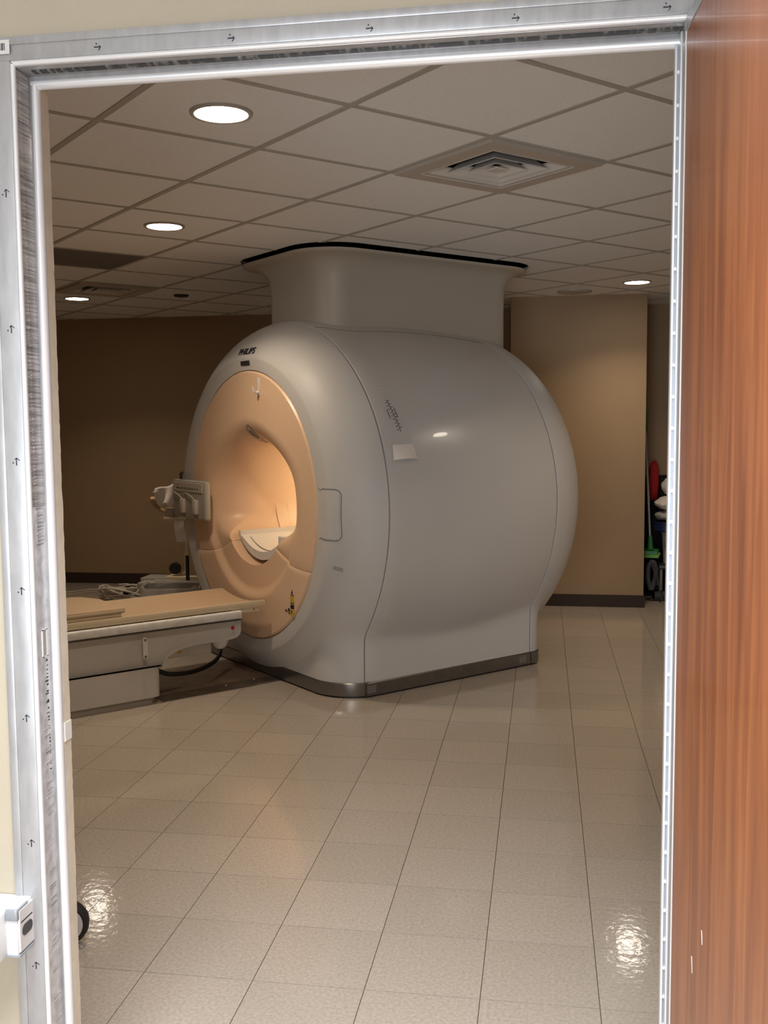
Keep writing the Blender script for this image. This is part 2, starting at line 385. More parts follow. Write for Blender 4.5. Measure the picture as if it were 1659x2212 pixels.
# air diffusers
def diffuser(a, c, label):
    t = empty('air_diffuser', cellc(a, c), A); tag(t, label, 'air vent', 'square ceiling air diffusers')
    s = GS/2 - BW/2
    b = BM()
    for (x0, x1, y0, y1) in ((-s, s, -s, -.205), (-s, s, .205, s), (-s, -.205, -.205, .205), (.205, s, -.205, .205)): b.box((x0, y0, -.012), (x1, y1, .006))
    b.obj('face_plate', 'diffuser_beige', t)
    for k, (o_, i_) in enumerate(((.215, .172), (.142, .108), (.082, .050))):   # sloping louvre rings
        v = [(sx*o_, sy*o_, -.014) for sx, sy in ((-1, -1), (1, -1), (1, 1), (-1, 1))] + [(sx*i_, sy*i_, .018) for sx, sy in ((-1, -1), (1, -1), (1, 1), (-1, 1))]
        v2 = [(x, y, z+.004) for x, y, z in v]
        f = [(n, (n+1) % 4, 4+(n+1) % 4, 4+n) for n in range(4)]
        f += [tuple(8+q for q in x) for x in f] + [(n, (n+1) % 4, 8+(n+1) % 4, 8+n) for n in range(4)]
        pyd('louvre', v+v2, f, 'diffuser_white', t)
    BM().box((-.034, -.034, -.012), (.034, .034, -.004), .004, 1).obj('centre_plate', 'diffuser_white', t)
    sbox('duct', (-.22, -.22, .05), (.22, .22, .06), 'plenum_black', t)
diffuser(1, 0, 'large square air diffuser with beige face plate above the scanner')
diffuser(1, 7, 'far square air diffuser above the small left downlight')
t = empty('ceiling_speaker', cellc(6, 4)); tag(t, 'round flush ceiling speaker grille above the tan wall pier', 'speaker')
BM().lathe([(.001, -.010), (.10, -.010), (.118, -.006), (.122, .0035)], 40, cap=False).obj('grille', 'diffuser_beige', t, 50)
BM().lathe([(.122, -.004), (.130, -.005), (.132, .0035)], 40, cap=False).obj('rim', 'lamp_ring', t, 50)
t = empty('smoke_detector', cellc(2, 7)); tag(t, 'small dark round detector on the far left ceiling', 'detector')
BM().lathe([(.001, -.014), (.030, -.014), (.052, -.010), (.060, 0), (.060, .0035)], 24, cap=False).obj('body', 'dark_plastic', t, 50)

# ------------------------------------------------------------------ door frame
Yf, Yr = 1.80, 1.86
df = empty('door_1', (0, 0, 0)); tag(df, kind='structure'); 
FT_ = [(-1.0355, -0.985)]
def frame_box(name, lo, hi, m='aluminium', bev=.002): return sbox(name, lo, hi, m, df, bev, 40)
ZT = 2.1309    # clear head height
frame_box('jamb_face', (-1.0355, Yf, 0), (-.984, 1.808, 2.1646))
frame_box('face_lip', (-1.040, Yf-.002, 0), (-1.0225, 1.806, 2.20))
BM().tube([(-.980, 1.8045, 0), (-.980, 1.8045, 2.160)], .0052, 12).obj('jamb_bead', 'aluminium_bead', df, 40)
frame_box('contact_channel', (-.9845, 1.806, 0), (-.9765, 1.862, 1.33), 'contact_worn')
frame_box('contact_channel', (-.9845, 1.806, 1.33), (-.9765, 1.862, 2.1556), 'contact_scuffed')
BM().tube([(-.970, 1.868, 0), (-.970, 1.868, ZT+.010)], .0105, 14).obj('stop_bead', 'aluminium_bead', df, 40)
frame_box('stop_flange', (-.9845, 1.858, 0), (-.968, 1.872, ZT+.012), 'aluminium')
# head
frame_box('head_face', (-1.0355, Yf+.0005, 2.164), (.262, 1.808, 2.203))
frame_box('head_lip', (-1.040, Yf-.002, 2.192), (.262, 1.806, 2.207))
BM().tube([(-.982, 1.8045, 2.1598), (.250, 1.8045, 2.1598)], .0052, 12).obj('head_bead', 'aluminium_bead', df, 40)
frame_box('head_channel', (-.985, 1.806, 2.1535), (.250, 1.862, 2.1605), 'aluminium')
frame_box('head_contact_strip', (-.955, 1.826, 2.1515), (.245, 1.842, 2.1540), 'contact_black', .0)
BM().tube([(-.975, 1.868, ZT+.0108), (.250, 1.868, ZT+.0108)], .0108, 14).obj('head_stop_bead', 'aluminium_bead', df, 40)
frame_box('head_stop_flange', (-.985, 1.858, ZT+.010), (.250, 1.872, 2.162), 'aluminium')
# hinge side: two bright bars with the ticked contact strip between them
HX = .222
BM().box((HX, 1.850, 0), (HX+.0040, 1.872, ZT), .001).obj('hinge_bar', 'aluminium_bead', df, 40)
BM().box((HX+.0075, 1.838, 0), (HX+.0135, 1.872, ZT+.02), .001).obj('hinge_bar', 'aluminium_bead', df, 40)
frame_box('hinge_contact_strip', (HX+.0035, 1.856, 0), (HX+.008, 1.872, ZT), 'strip_slate', 0)
frame_box('hinge_jamb', (HX+.010, 1.806, 0), (.262, 1.872, 2.165), 'aluminium')
for k in range(38):
    sbox('contact_tick', (HX+.0030, 1.852, .02+k*.0558), (HX+.0080, 1.858, .0255+k*.0558), 'aluminium_bead', df)
# ribbed contact fingers in the latch-side channel
b = BM()
for k in range(300):
    z = .05 + k*.007
    if 1.02 < z < 1.095: continue
    d = random.uniform(.0003, .0010); s = random.uniform(-.002, .002)
    if z < 1.25 and (random.random() < .65 or z > .95): continue
    b.box((-.9772, 1.822+s, z), (-.9765+d, 1.848+s, z+.0035))
tag(b.obj('contact_fingers', 'contact_scuffed', df), kind='stuff')
# strike opening
b = BM(); b.box((-.9768, 1.826, 1.029), (-.9748, 1.830, 1.085)); b.box((-.9768, 1.842, 1.029), (-.9748, 1.846, 1.085)); b.box((-.9768, 1.826, 1.083), (-.9748, 1.846, 1.086)); b.box((-.9768, 1.826, 1.028), (-.9748, 1.846, 1.031))
b.obj('strike_plate', 'aluminium_bead', df)
sbox('strike_pocket', (-.9768, 1.830, 1.031), (-.9758, 1.842, 1.083), 'panel_grey', df)
b = BM()
for k in range(26):
    z = .80+k*.0088+random.uniform(-.003, .003); l = random.uniform(.004, .010)*(1.3 if 12 < k < 22 else .7)
    b.box((-.9767, 1.846-l, z), (-.9762, 1.846, z+random.uniform(.0015, .0045)))
tag(b.obj('scuff_marks', 'contact_black', df), kind='stuff')
# drywall edge behind the frame, roughly cut
v, f = [], []
zs = [0]
while zs[-1] < 2.16: zs.append(zs[-1] + random.uniform(.006, .02))
for k, z in enumerate(zs):
    e = random.uniform(-.0012, .0012) + (.0018 if z > 1.347 else 0); y1 = YD + .001 - (.0035 if z > 1.347 else 0)
    v += [(-.9862, 1.869, z), (-.9600, 1.869, z), (-.9590, y1+e, z), (-.9862, y1+e, z)]
for k in range(len(zs)-1):
    a = 4*k
    for n in range(4): f.append((a+n, a+(n+1) % 4, a+4+(n+1) % 4, a+4+n))
pyd('drywall_edge', v, f, 'drywall_edge', df)
b = BM(); b.box((-.9592, 1.872, .845), (-.9578, 1.9005, .884)); o = b.obj('torn_tape', 'tape', df)
# hand-drawn arrows
def arrow(x, z, rot, y):
    s = .0062 if rot else .0072
    strokes = [((0, -1.05), (0, .95), .15), ((0, .95), (.95, .25), .10), ((0, .95), (-.45, .45), .10)]
    b = BM()
    def rt(u, v_): return (u, v_) if not rot else (v_, -u)
    for (p, q, wd) in strokes:
        p = Vector(p); q = Vector(q); d = (q-p).normalized(); n = Vector((-d.y, d.x))*wd
        cs = [p-n, q-n*.8, q+n*.8, p+n]
        P = [rt(c.x, c.y) for c in cs]
        b.prism([(x+u*s, z+v_*s) for u, v_ in P], lambda u, v_, tt: (u, tt, v_), y-.0006, y+.0002)
    cx, cz = rt(-.95, -.35)
    P = [(x+(cx+.2*math.cos(a*pi/4))*s, z+(cz+.2*math.sin(a*pi/4))*s) for a in range(8)]
    b.prism(P, lambda u, v_, tt: (u, tt, v_), y-.0006, y+.0002)
    b.obj('arrow_mark', 'ink', df)
for x, z in ((-.810, 2.1775), (-.556, 2.1765), (-.304, 2.1765), (-.050, 2.1765), (.202, 2.177)): arrow(x, z, True, Yf)
for z in (1.924, 1.671, 1.419, 1.167, .914, .660, .406): arrow(-1.001, z, False, Yf)
# bar-code sticker
st = sbox('barcode_sticker', (-1.055, 1.7968, 2.1755), (-.9815, 1.7978, 2.2010), 'sticker', df)
b = BM(); x = -1.05
while x < -.990:
    wd = random.choice((.0008, .0016, .0024)); b.box((x, 1.7964, 2.182), (x+wd, 1.7969, 2.195)); x += wd + random.choice((.0008, .0014))
b.obj('barcode_bars', 'ink', st)

# ------------------------------------------------------------------ open wooden door leaf
ang = math.atan2(.052, 1.0)
dl = empty('wooden_door', (.2335, 1.800, 0), ang)   # local -y runs along the leaf towards the corridor
tag(dl, 'open wooden door leaf with reddish brown veneer and metal edge trim', 'door')
sbox('leaf', (0, -1.20, .012), (.045, -.002, 2.1336), 'wood', dl, .0015)
sbox('top_trim', (-.0012, -1.20, 2.1336), (.046, .003, 2.158), 'aluminium', dl, .001)
sbox('hinge_edge_trim', (-.0014, -.004, .012), (.046, .004, 2.150), 'aluminium_bead', dl, .001)
sbox('free_edge_trim', (-.001, -1.206, .012), (.046, -1.20, 2.158), 'aluminium', dl, .001)
b = BM()
for (y, z, l) in ((-.30, .52, .03), (-.31, .48, .045), (-.37, .44, .05), (-.20, .41, .03), (-.18, .62, .025), (-.42, .36, .03), (-.25, .70, .02)):
    b.prism([(y, z), (y-.006, z-l), (y-.008, z-l), (y-.004, z)], lambda u, v_, t: (t, u, v_), -.0004, .0002)
b.obj('scratch_marks', 'tape', dl)

# ------------------------------------------------------------------ white switch box beside the frame
sw = empty('door_switch_box', (-1.0, 1.806, .5)); tag(sw, 'white plastic door switch box fixed low on the cream wall by the frame', 'switch box')
sbox('body', (-.110, -.062, -.046), (-.006, 0, .050), 'box_white', sw, .004, 40)
sbox('front_cap', (-.118, -.090, -.048), (-.030, -.058, .044), 'box_white', sw, .004, 40)
sbox('side_plate', (-.007, -.058, -.040), (-.003, -.004, .044), 'sticker', sw, .001)
b = BM().prism(rrect(-.050, -.012, -.012, .010, .010, 6), lambda u, v_, t: (t, u, v_), -.0035, -.0018); b.obj('lens_window', 'dark_plastic', sw)
sbox('corner_lens', (-.030, -.066, .026), (-.004, -.020, .049), 'glass_smoke', sw, .003, 40)
sbox('print_line', (-.0032, -.054, .018), (-.0026, -.010, .0205), 'ink', sw)
sbox('lower_gasket', (-.0345, -.064, -.0475), (-.002, -.004, -.0440), 'glass_smoke', sw)

# ------------------------------------------------------------------ the scanner (local x = i - 2.9 along the bore, y = j - 5.28, z up)
I0, J0, ZC = 2.9, 5.28, 1.03
mri = empty('mri_scanner', ij(I0, J0, 0), A)
tag(mri, 'large grey barrel-shaped MRI scanner with peach front panel and round bore', 'scanner')
def Rp(i):
    if i <= 2.850: return .87
    if i < 3.186:
        x = (3.186-i)/.336; return .87+.245*max(0, 1-x*x)**.75
    if i < 4.33:
        t = (i-3.186)/(4.33-3.186); return 1.115+.026*math.sin(pi*t)-.02*t
    x = min(1, (i-4.33)/.35); return .85+.245*math.sqrt(max(0, 1-x*x))
def Pd(i):
    if i < 2.92 or i > 4.452: return 0
    if i < 3.17: return .62+.25*math.sqrt(max(0, 1-((3.17-i)/.25)**2))
    if i > 4.35: return .77+.10*math.sqrt(max(0, 1-((i-4.35)/.102)**2))
    return .87
def rfun(i, ph, dR=0.0):
    R = Rp(i)+dR; c, s = math.cos(ph), math.sin(ph)
    if s >= 0: return R/math.sqrt(c*c+(s/.978)**2)
    r = R; P = Pd(i)
    if P > 0:
        P += dR
        q = min(ZC/-s if s < -1e-6 else 9, P/abs(c) if abs(c) > 1e-6 else 9)
        zq = ZC + q*s
        if zq < .5: r = .5*(r+q+math.sqrt((r-q)**2+.02**2))
    zc = .012 if i <= 4.452 else .30
    return min(r, (ZC-zc)/-s)
NA = 200
def cover(name, slices, m='cover_grey', pre=(), post=()):
    """slices: list of (i, dR); pre/post: rings of explicit points (fn(ph)->(x,y,z))"""
    v, f = [], []; rings = []
    fs = list(pre) + [(lambda ph, i=i, d=d: (i-I0, rfun(i, ph, d)*math.cos(ph), ZC+rfun(i, ph, d)*math.sin(ph))) for i, d in slices] + list(post)
    for fn in fs: v += [fn(2*pi*k/NA) for k in range(NA)]
    for a in range(len(fs)-1):
        for k in range(NA): f.append((a*NA+k, a*NA+(k+1) % NA, (a+1)*NA+(k+1) % NA, (a+1)*NA+k))
    return pyd(name, v, f, m, mri, 35)
RY, RZ, RZC = .765, .795, 1.02
def rim(ph, s=1.0):
    # point of the oval panel opening in direction ph seen from the bore axis
    c, sn = math.cos(ph), math.sin(ph); dz = ZC-RZC
    a_ = (c/RY)**2+(sn/RZ)**2; b_ = 2*sn*dz/RZ**2; c_ = (dz/RZ)**2-1
    return (-b_+math.sqrt(b_*b_-4*a_*c_))/(2*a_)*s
def rimpt(i, s): return lambda ph: (i-I0, rim(ph, s)*math.cos(ph), ZC+rim(ph, s)*math.sin(ph))
si = [2.8502, 2.852, 2.855, 2.859, 2.865, 2.872, 2.88, 2.89, 2.90, 2.91, 2.9195, 2.9205, 2.925, 2.93, 2.94, 2.95, 2.965, 2.98, 3.0, 3.02, 3.04, 3.06, 3.078, 3.084]
cover('front_cover', [(i, 0) for i in si]+[(3.085, -.003), (3.085, -.035)], pre=[rimpt(2.91, 1.0), rimpt(2.864, 1.0), rimpt(2.859, 1.004)])
cover('side_cover', [(3.094, -.035), (3.094, -.003), (3.097, 0)]+[(3.11+k*(4.315-3.11)/30, 0) for k in range(31)]+[(4.321, 0), (4.324, -.003), (4.324, -.035)], 'cover_gloss')
rs = [4.333+(.34)*math.sin(k/16*pi/2) for k in range(17)]
rs = sorted(set([r for r in rs]+[4.4515, 4.4535]))
cover('rear_cover', [(4.333, -.035), (4.333, -.003)]+[(r+.0025 if r < 4.34 else r, 0) for r in rs], post=[lambda ph: (4.68-I0, .80*math.cos(ph), ZC+.70*math.sin(ph)), lambda ph: (4.66-I0, .42*math.cos(ph), ZC+.42*math.sin(ph)), lambda ph: (4.55-I0, .346*math.cos(ph), ZC+.346*math.sin(ph))])
cover('inner_shell', [(3.075, -.03), (3.104, -.03)], 'black'); cover('inner_shell', [(4.314, -.03), (4.342, -.03)], 'black')

# peach front panel: upper funnel and lower apron
def panel_i(y, z, lower):
    r = math.hypot(y, z-ZC)
    k_ = sstep(.25, 1.0, (z-ZC)/max(r, 1e-6)); r1 = .63-.12*k_; D = .32-.08*k_
    t = min(1, max(0, (r1-r)/(r1-.345))); d = D*(1-math.sqrt(1-t*t))
    b_ = 1-sstep(.80, .95, z)
    dl_ = .028*(1-sstep(.50, .57, r))
    if lower: return 2.852+dl_
    return 2.852+d*(1-b_)+dl_*b_+.0*b_
def th_split(u): return math.radians(-42+(42-25.6)*u)
def panel(name, lower):
    nt, nr = 120, 44; v, f = [], []
    us = [0]+[(k/nr)**1.0 for k in range(nr+1)]+[1]
    for k, u in enumerate(us):
        back = (k == 0) or (k == len(us)-1)
        for n in range(nt+1):
            e = .0035
            a0, a1 = th_split(u), pi-th_split(u)
            if lower: a0, a1 = pi-th_split(u)+e, 2*pi+th_split(u)-e
            ph = a0+(a1-a0)*n/nt
            ri = .37 if lower else .3455+.0245*sstep(.05, .55, -math.sin(ph))
            ro = rim(ph, .9955); r = ri+(ro-ri)*u
            y, z = r*math.cos(ph), ZC+r*math.sin(ph)
            i = panel_i(y, z, lower)
            q = (ro-r)/.014
            if q < 1: i += .010*(1-math.sqrt(max(0, 1-(1-q)**2)))
            if not back: i += .006*max(0, 1-abs((n if n < nt/2 else nt-n))/1.5)
            if back:
                i = 3.33 if k == 0 else 2.90
                if k == 0 and not lower: y, z = .3455*math.cos(ph), ZC+.3455*math.sin(ph)
            v.append((i-I0, y, z))
    W = nt+1
    for a in range(len(us)-1):
        for n in range(nt): f.append((a*W+n, a*W+n+1, (a+1)*W+n+1, (a+1)*W+n))
    # turn the two split edges inwards
    for n in (0, nt):
        base = len(v)
        for a in range(len(us)): x, y, z = v[a*W+n]; v.append((max(x, 2.93-I0), y, z))
        for a in range(len(us)-1): f.append((a*W+n, (a+1)*W+n, base+a+1, base+a))
    return pyd(name, v, f, 'panel_peach', mri, 32)
up_panel = panel('front_panel_upper', False); lo_panel = panel('front_panel_lower', True)
BM().lathe([(.3458, 3.24-I0), (.3458, 4.60-I0)], 96, 'X', (0, 0, ZC), cap=False).obj('bore_liner', 'panel_peach', mri, 60)
# the patient bridge through the bore
def bridge(ro, ins=0.0):
    P = []
    a0 = math.asin((.842-ZC)/ro)
    for k in range(25):
        a = pi-a0+(pi+2*a0)*k/24; P.append((ro*math.cos(a), ZC+ro*math.sin(a)))
    P += [(.255, .842), (.255, .815), (.225, .806)]
    for k in range(17):
        y = .215-.43*k/16; P.append((y, .735+.066*(y/.215)**2))
    P += [(-.225, .806), (-.255, .815), (-.255, .842)]
    return P
BM().prism(bridge(.3435), lambda u, v_, t: (t, u, v_), 2.935-I0, 4.50-I0).obj('patient_bridge', 'white_plastic', mri, 30)
BM().box((2.93-I0, -.262, .775), (2.965-I0, -.215, .846), .003).obj('bridge_stop', 'white_plastic', mri, 30)
BM().tube([(2.985-I0, .222-.444*k/24, .738+.066*((.222-.444*k/24)/.222)**2+.0005) for k in range(25)], .002, 6).obj('bridge_seam', 'seam_dark', mri)

# base trim following the foot print
def foot(i0, i1, side=0, off=.006):
    pts = []
    def arc(cx, cy, r, a0, a1, n=14):
        for k in range(n+1):
            a = math.radians(a0+(a1-a0)*k/n); pts.append((cx+r*math.cos(a), cy+r*math.sin(a)))
    R_ = .25+off
    if side == 0:      # front piece: +y side round to -y side
        pts.append((i1, .87+off)); arc(3.17, .62, R_, 90, 180); arc(3.17, -.62, R_, 180, 270); pts.append((i1, -.87-off))
        pts = [p for p in pts if p[0] <= i1+1e-6]
    elif side in (1, -1): pts = [(i0, side*(.87+off)), (i1, side*(.87+off))]
    else:
        pts.append((i0, .87+off)); arc(4.35, .77, .1+off, 90, 0); arc(4.35, -.77, .1+off, 0, -90); pts.append((i0, -.87-off))
    return pts
def trim(pts, name):
    v, f = [], []; n = len(pts)
    prof = [(-.02, .010), (0, .010), (.001, .014), (.001, .078), (-.003, .084), (-.02, .084)]
    for k, (x, y) in enumerate(pts):
        a = Vector(pts[max(k-1, 0)]); b_ = Vector(pts[min(k+1, n-1)]); t = (b_-a).normalized(); nn = Vector((-t.y, t.x))
        if nn.dot(Vector((x-3.7, y))) < 0: nn = -nn
        for o, z in prof: v.append((x+nn.x*o-I0, y+nn.y*o, z))
    m_ = len(prof)
    for k in range(n-1):
        for q in range(m_-1): f.append((k*m_+q, (k+1)*m_+q, (k+1)*m_+q+1, k*m_+q+1))
    f += [tuple(range(m_)), tuple(range(n*m_-1, n*m_-m_-1, -1))]
    return pyd(name, v, f, 'trim_metal', mri, 30)
trim(foot(0, 3.088, 0), 'base_trim')
for s in (-1, 1): trim(foot(3.094, 4.326, s), 'base_trim')
trim(foot(4.332, 0, 3), 'base_trim')
b = BM().prism([(x-I0, y) for x, y in foot(0, 3.17, 0, -.01)]+[(x-I0, y) for x, y in foot(4.3, 0, 3, -.01)][::-1], lambda u, v_, t: (u, v_, t), 0.0, .013); b.obj('base_foot', 'black', mri)
for x in (4.26, 3.12):
    sbox('trim_plate', (x-I0-.03, -.8780, .025), (x-I0+.03, -.8765, .068), 'panel_dark', mri)

# details on the covers
def inv_i(R):
    x = max(0, min(1, (R-.87)/.245)); return 3.186-.336*math.sqrt(max(0, 1-x**(1/.75)))
def front_pt(y, z, off=.002):
    r = math.hypot(y, z-ZC); 
    if z > ZC: r = math.hypot(y, (z-ZC)/.978)
    i = inv_i(r) if r > .87 else 2.857-.007*max(0, (r-.80)/.07)
    return Vector((i-I0-off, y, z))
def ribbon(pts, wd, nm, m, parent=None):
    """thin flat line on the front cover through (y,z) points"""
    return BM().tube([front_pt(y, z, .0006) for y, z in pts], wd, 5).obj(nm, m, parent or mri)
P = rrect(-.945, -.79, .885, 1.155, .035, 6)
P = [p for p in P if p[0] < -.80]; P = sorted(P, key=lambda p: math.atan2(p[1]-1.02, -(p[0]+.80)))
dense = []
for a, c in zip(P, P[1:]):
    for k in range(5): t_ = k/5; dense.append((a[0]+(c[0]-a[0])*t_, a[1]+(c[1]-a[1])*t_))
dense = [(-.78, .885)]+dense+[P[-1], (-.78, 1.155)]
hatch = BM().grid(lambda u, v_: front_pt(-.80-.135*u, .892+.256*v_, .0015), 10, 12).obj('access_hatch', 'cover_grey', mri, 40)
ribbon(dense, .0016, 'hatch_outline', 'seam_dark', hatch)
ribbon([(-.335, .235), (-.336, .20), (-.335, .17), (-.318, .14), (-.310, .115), (-.308, .088)], .0012, 'front_seam', 'panel_grey')
sbox('status_display', (2.849-I0, -.052, 1.845), (2.861-I0, .052, 1.870), 'dark_plastic', mri, .001)
# maker's lettering
fc = bpy.data.curves.new('lettering', 'FONT'); fc.body = 'PHILIPS'; fc.size = .058; fc.align_x = 'CENTER'; fc.align_y = 'CENTER'; fc.extrude = .0008; fc.offset = .0009; fc.space_character = 1.05
fo = bpy.data.objects.new('lettering_tmp', fc); COL.objects.link(fo); bpy.context.view_layer.update()
me = bpy.data.meshes.new_from_object(fo.evaluated_get(bpy.context.evaluated_depsgraph_get())); bpy.data.objects.remove(fo)
lt = link('lettering', me, 'ink', mri); lt.rotation_mode = 'MATRIX' if False else 'XYZ'
pt = front_pt(0, 1.925, .003); xa = Vector((0, -1, 0)); ya = (front_pt(0, 1.95, 0)-front_pt(0, 1.90, 0)).normalized(); za = xa.cross(ya)
Mx = Matrix((xa, ya, za)).transposed().to_4x4(); Mx.translation = pt; lt.matrix_local = Mx
# hook on the upper panel
hk = BM(); hk.box((2.846-I0, -.172, 1.665), (2.853-I0, -.150, 1.765), .003)
hk.tube([(2.846-I0, -.161, 1.685), (2.835-I0, -.161, 1.678), (2.822-I0, -.160, 1.682), (2.814-I0, -.160, 1.70), (2.812-I0, -.159, 1.715)], [.008, .008, .007, .006, .004], 8); hk.obj('wall_hook', 'white_plastic', mri, 40)
# oval emblem above the bore
def up_pt(y, z, off=.002): return Vector((panel_i(y, z, False)-I0-off, y, z))
em = BM()
for k in range(1):
    V = [em.b.verts.new(up_pt(0, 1.443, .0025))]; ring = [em.b.verts.new(up_pt(.034*math.cos(a*2*pi/28), 1.443+.052*math.sin(a*2*pi/28), .002)) for a in range(28)]
    for a in range(28): em.b.faces.new((V[0], ring[a], ring[(a+1) % 28]))
em = em.obj('oval_emblem', 'diffuser_beige', mri, 40)
BM().tube([up_pt(.035*math.cos(a*2*pi/36), 1.443+.053*math.sin(a*2*pi/36), .0015) for a in range(37)], .0016, 5).obj('emblem_ring', 'seam_dark', em)
BM().tube([up_pt(.006, 1.462, .004), up_pt(.008, 1.44, .004), up_pt(-.006, 1.43, .004), up_pt(-.004, 1.415, .004)], .003, 5).obj('emblem_symbol', 'seam_dark', em)
BM().box((0, 0, 0), (.002, .018, .007), M=Matrix.Translation(up_pt(-.012, 1.405, .003))).obj('emblem_slot', 'dark_plastic', em)
# warning labels on the lower panel
wl = empty('tmp'); bpy.data.objects.remove(wl)
def lowlab(name, y0, y1, z0, z1, m): sbox(name, (2.8495-I0, y0, z0), (2.8525-I0, y1, z1), m, lo_panel)
lowlab('warning_label', -.515, -.478, .500, .545, 'yellow'); lowlab('warning_label_frame', -.515, -.478, .541, .546, 'ink'); lowlab('warning_label_frame', -.515, -.478, .498, .503, 'ink')
lowlab('label_bar', -.515, -.478, .468, .490, 'ink'); lowlab('warning_label', -.515, -.478, .425, .462, 'yellow'); lowlab('label_spot', -.495, -.482, .440, .458, 'ink')
BM().prism([(-.496, .575), (-.486, .552), (-.503, .552)], lambda u, v_, t: (t, u, v_), 2.8495-I0, 2.8525-I0).obj('warning_triangle', 'ink', lo_panel)
lowlab('label_bar', -.470, -.450, .448, .466, 'seam_dark'); lowlab('label_bar', -.470, -.455, .436, .441, 'ink'); lowlab('label_bar', -.446, -.428, .447, .450, 'ink'); lowlab('label_spot', -.430, -.420, .443, .456, 'ink')

# operating panel at the left edge of the front
cp = BM(); cp.box((2.790-I0, .445, .893), (2.835-I0, .925, 1.145), .018, 3); cp = cp.obj('operating_panel', 'panel_grey', mri, 35)
sbox('panel_mount', (2.83-I0, .55, .95), (2.90-I0, .85, 1.09), 'panel_dark', cp)
sbox('display_strip', (2.785-I0, .475, 1.068), (2.792-I0, .905, 1.130), 'diffuser_beige', cp, .003)
for k in range(9):
    y = .835-k*.037; h_ = random.uniform(.008, .016)
    sbox('display_key', (2.7835-I0, y-.011, 1.092-h_/2), (2.786-I0, y+.011, 1.092+h_/2), 'panel_dark' if k else 'ink', cp)
for y in (.760, .575):
    BM().box((2.762-I0, y-.042, .930), (2.792-I0, y+.010, 1.025), .010, 2).obj('handset', 'diffuser_beige', cp, 35)
    b = BM()
    for k in range(6): b.box((2.786-I0, y+.022, .938+k*.014), (2.790-I0, y+.050, .946+k*.014))
    tag(b.obj('print_marks', 'ink', cp), kind='stuff')
    BM().tube([(2.777-I0, y-.01, 1.022), (2.772-I0, y+.03, 1.045), (2.775-I0, y+.11, 1.062), (2.785-I0, y+.16, 1.060)], .004, 6).obj('handset_cord', 'cord_white', cp, 40)
BM().tube([(2.815-I0, .84, 1.14), (2.815-I0, .842, 1.175), (2.822-I0, .835, 1.192)], [.008, .012, .009], 8).obj('panel_knob', 'dark_plastic', cp, 40)

# clear sleeve and paper pocket on the near side (points given by distance along the bore and angle round it)
def side_pt(i, deg, off=.002):
    ph = math.radians(180-deg); r = rfun(i, ph)+off; return Vector((i-I0, r*math.cos(ph), ZC+r*math.sin(ph)))
def spatch(name, fi, d0, d1, off, m, parent=None, nu=8, nv=10):
    fo_ = off if callable(off) else (lambda u, v_: off)
    return BM().grid(lambda u, v_: side_pt(fi(v_)[0]+(fi(v_)[1]-fi(v_)[0])*u, d0+(d1-d0)*v_, fo_(u, v_)), nu, nv).obj(name, m, parent or mri, 60)
slv = spatch('clear_sleeve', lambda v_: (3.165-.045*v_, 3.225+.075*v_), 37, 13.0, .002, 'clear_plastic')
pk = spatch('paper_pocket', lambda v_: (3.142-.010*v_, 3.272+.014*v_), 18.6, 14.3, lambda u, v_: .003+.020*v_*math.sin(pi*min(1, max(0, u*.96+.02))), 'paper', slv)
spatch('pocket_lip', lambda v_: (3.132, 3.286), 14.3, 13.2, lambda u, v_: .002+.018*(1-v_)*math.sin(pi*u), 'clear_plastic', slv)
b = BM()
for k in range(9):
    d = 31.5-k*1.05; ic = 3.188+.0028*k
    for s in (-1, 1):
        w_ = .010+.002*(k % 3)
        b.grid(lambda u, v_: side_pt(ic+s*(.004+w_*u), d+.16*v_+.35*s, .0032), 1, 1)
b.grid(lambda u, v_: side_pt(3.1865+.0028*9.6*v_+.003*u, 32.2-10.0*v_, .0032), 1, 12)
for (ic, d0, d1) in ((3.165, 29.0, 26.2), (3.214, 29.5, 26.6)): b.grid(lambda u, v_: side_pt(ic+.0035*u+.006*v_, d0+(d1-d0)*v_, .0032), 1, 6)
tag(b.obj('printed_scale', 'ink', slv), kind='stuff')
spatch('sleeve_clip', lambda v_: (3.187, 3.207), 36.6, 36.2, .004, 'white_plastic', slv, 2, 1)
# ceiling shroud
def loft(name, rings, m, parent, smooth=45, cap=False):
    v, f = [], []; n = len(rings[0])
    for R_ in rings: v += R_
    for a in range(len(rings)-1):
        for k in range(n): f.append((a*n+k, a*n+(k+1) % n, (a+1)*n+(k+1) % n, (a+1)*n+k))
    if cap: f += [tuple(range(n)), tuple(range(len(v)-1, len(v)-n-1, -1))]
    return pyd(name, v, f, m, parent, smooth)
rings = []
for z, e in ((1.90, 0), (2.05, 0), (2.20, 0), (2.31, .002), (2.36, .010), (2.40, .024), (2.43, .046), (2.45, .072), (2.463, .105), (2.468, .140), (2.472, .158), (2.478, .163), (2.486, .163), (2.486, .10)):
    i0, i1, j0, j1 = 3.185-e, 4.650+e*.75, 4.905-e, 5.655+e; r = .16+e*.75
    rings.append([(u-I0, v_-J0, z) for u, v_ in rrect(i0, i1, j0, j1, r, 12)])
shroud = loft('ceiling_shroud', rings, 'shroud_cream', mri, 40)
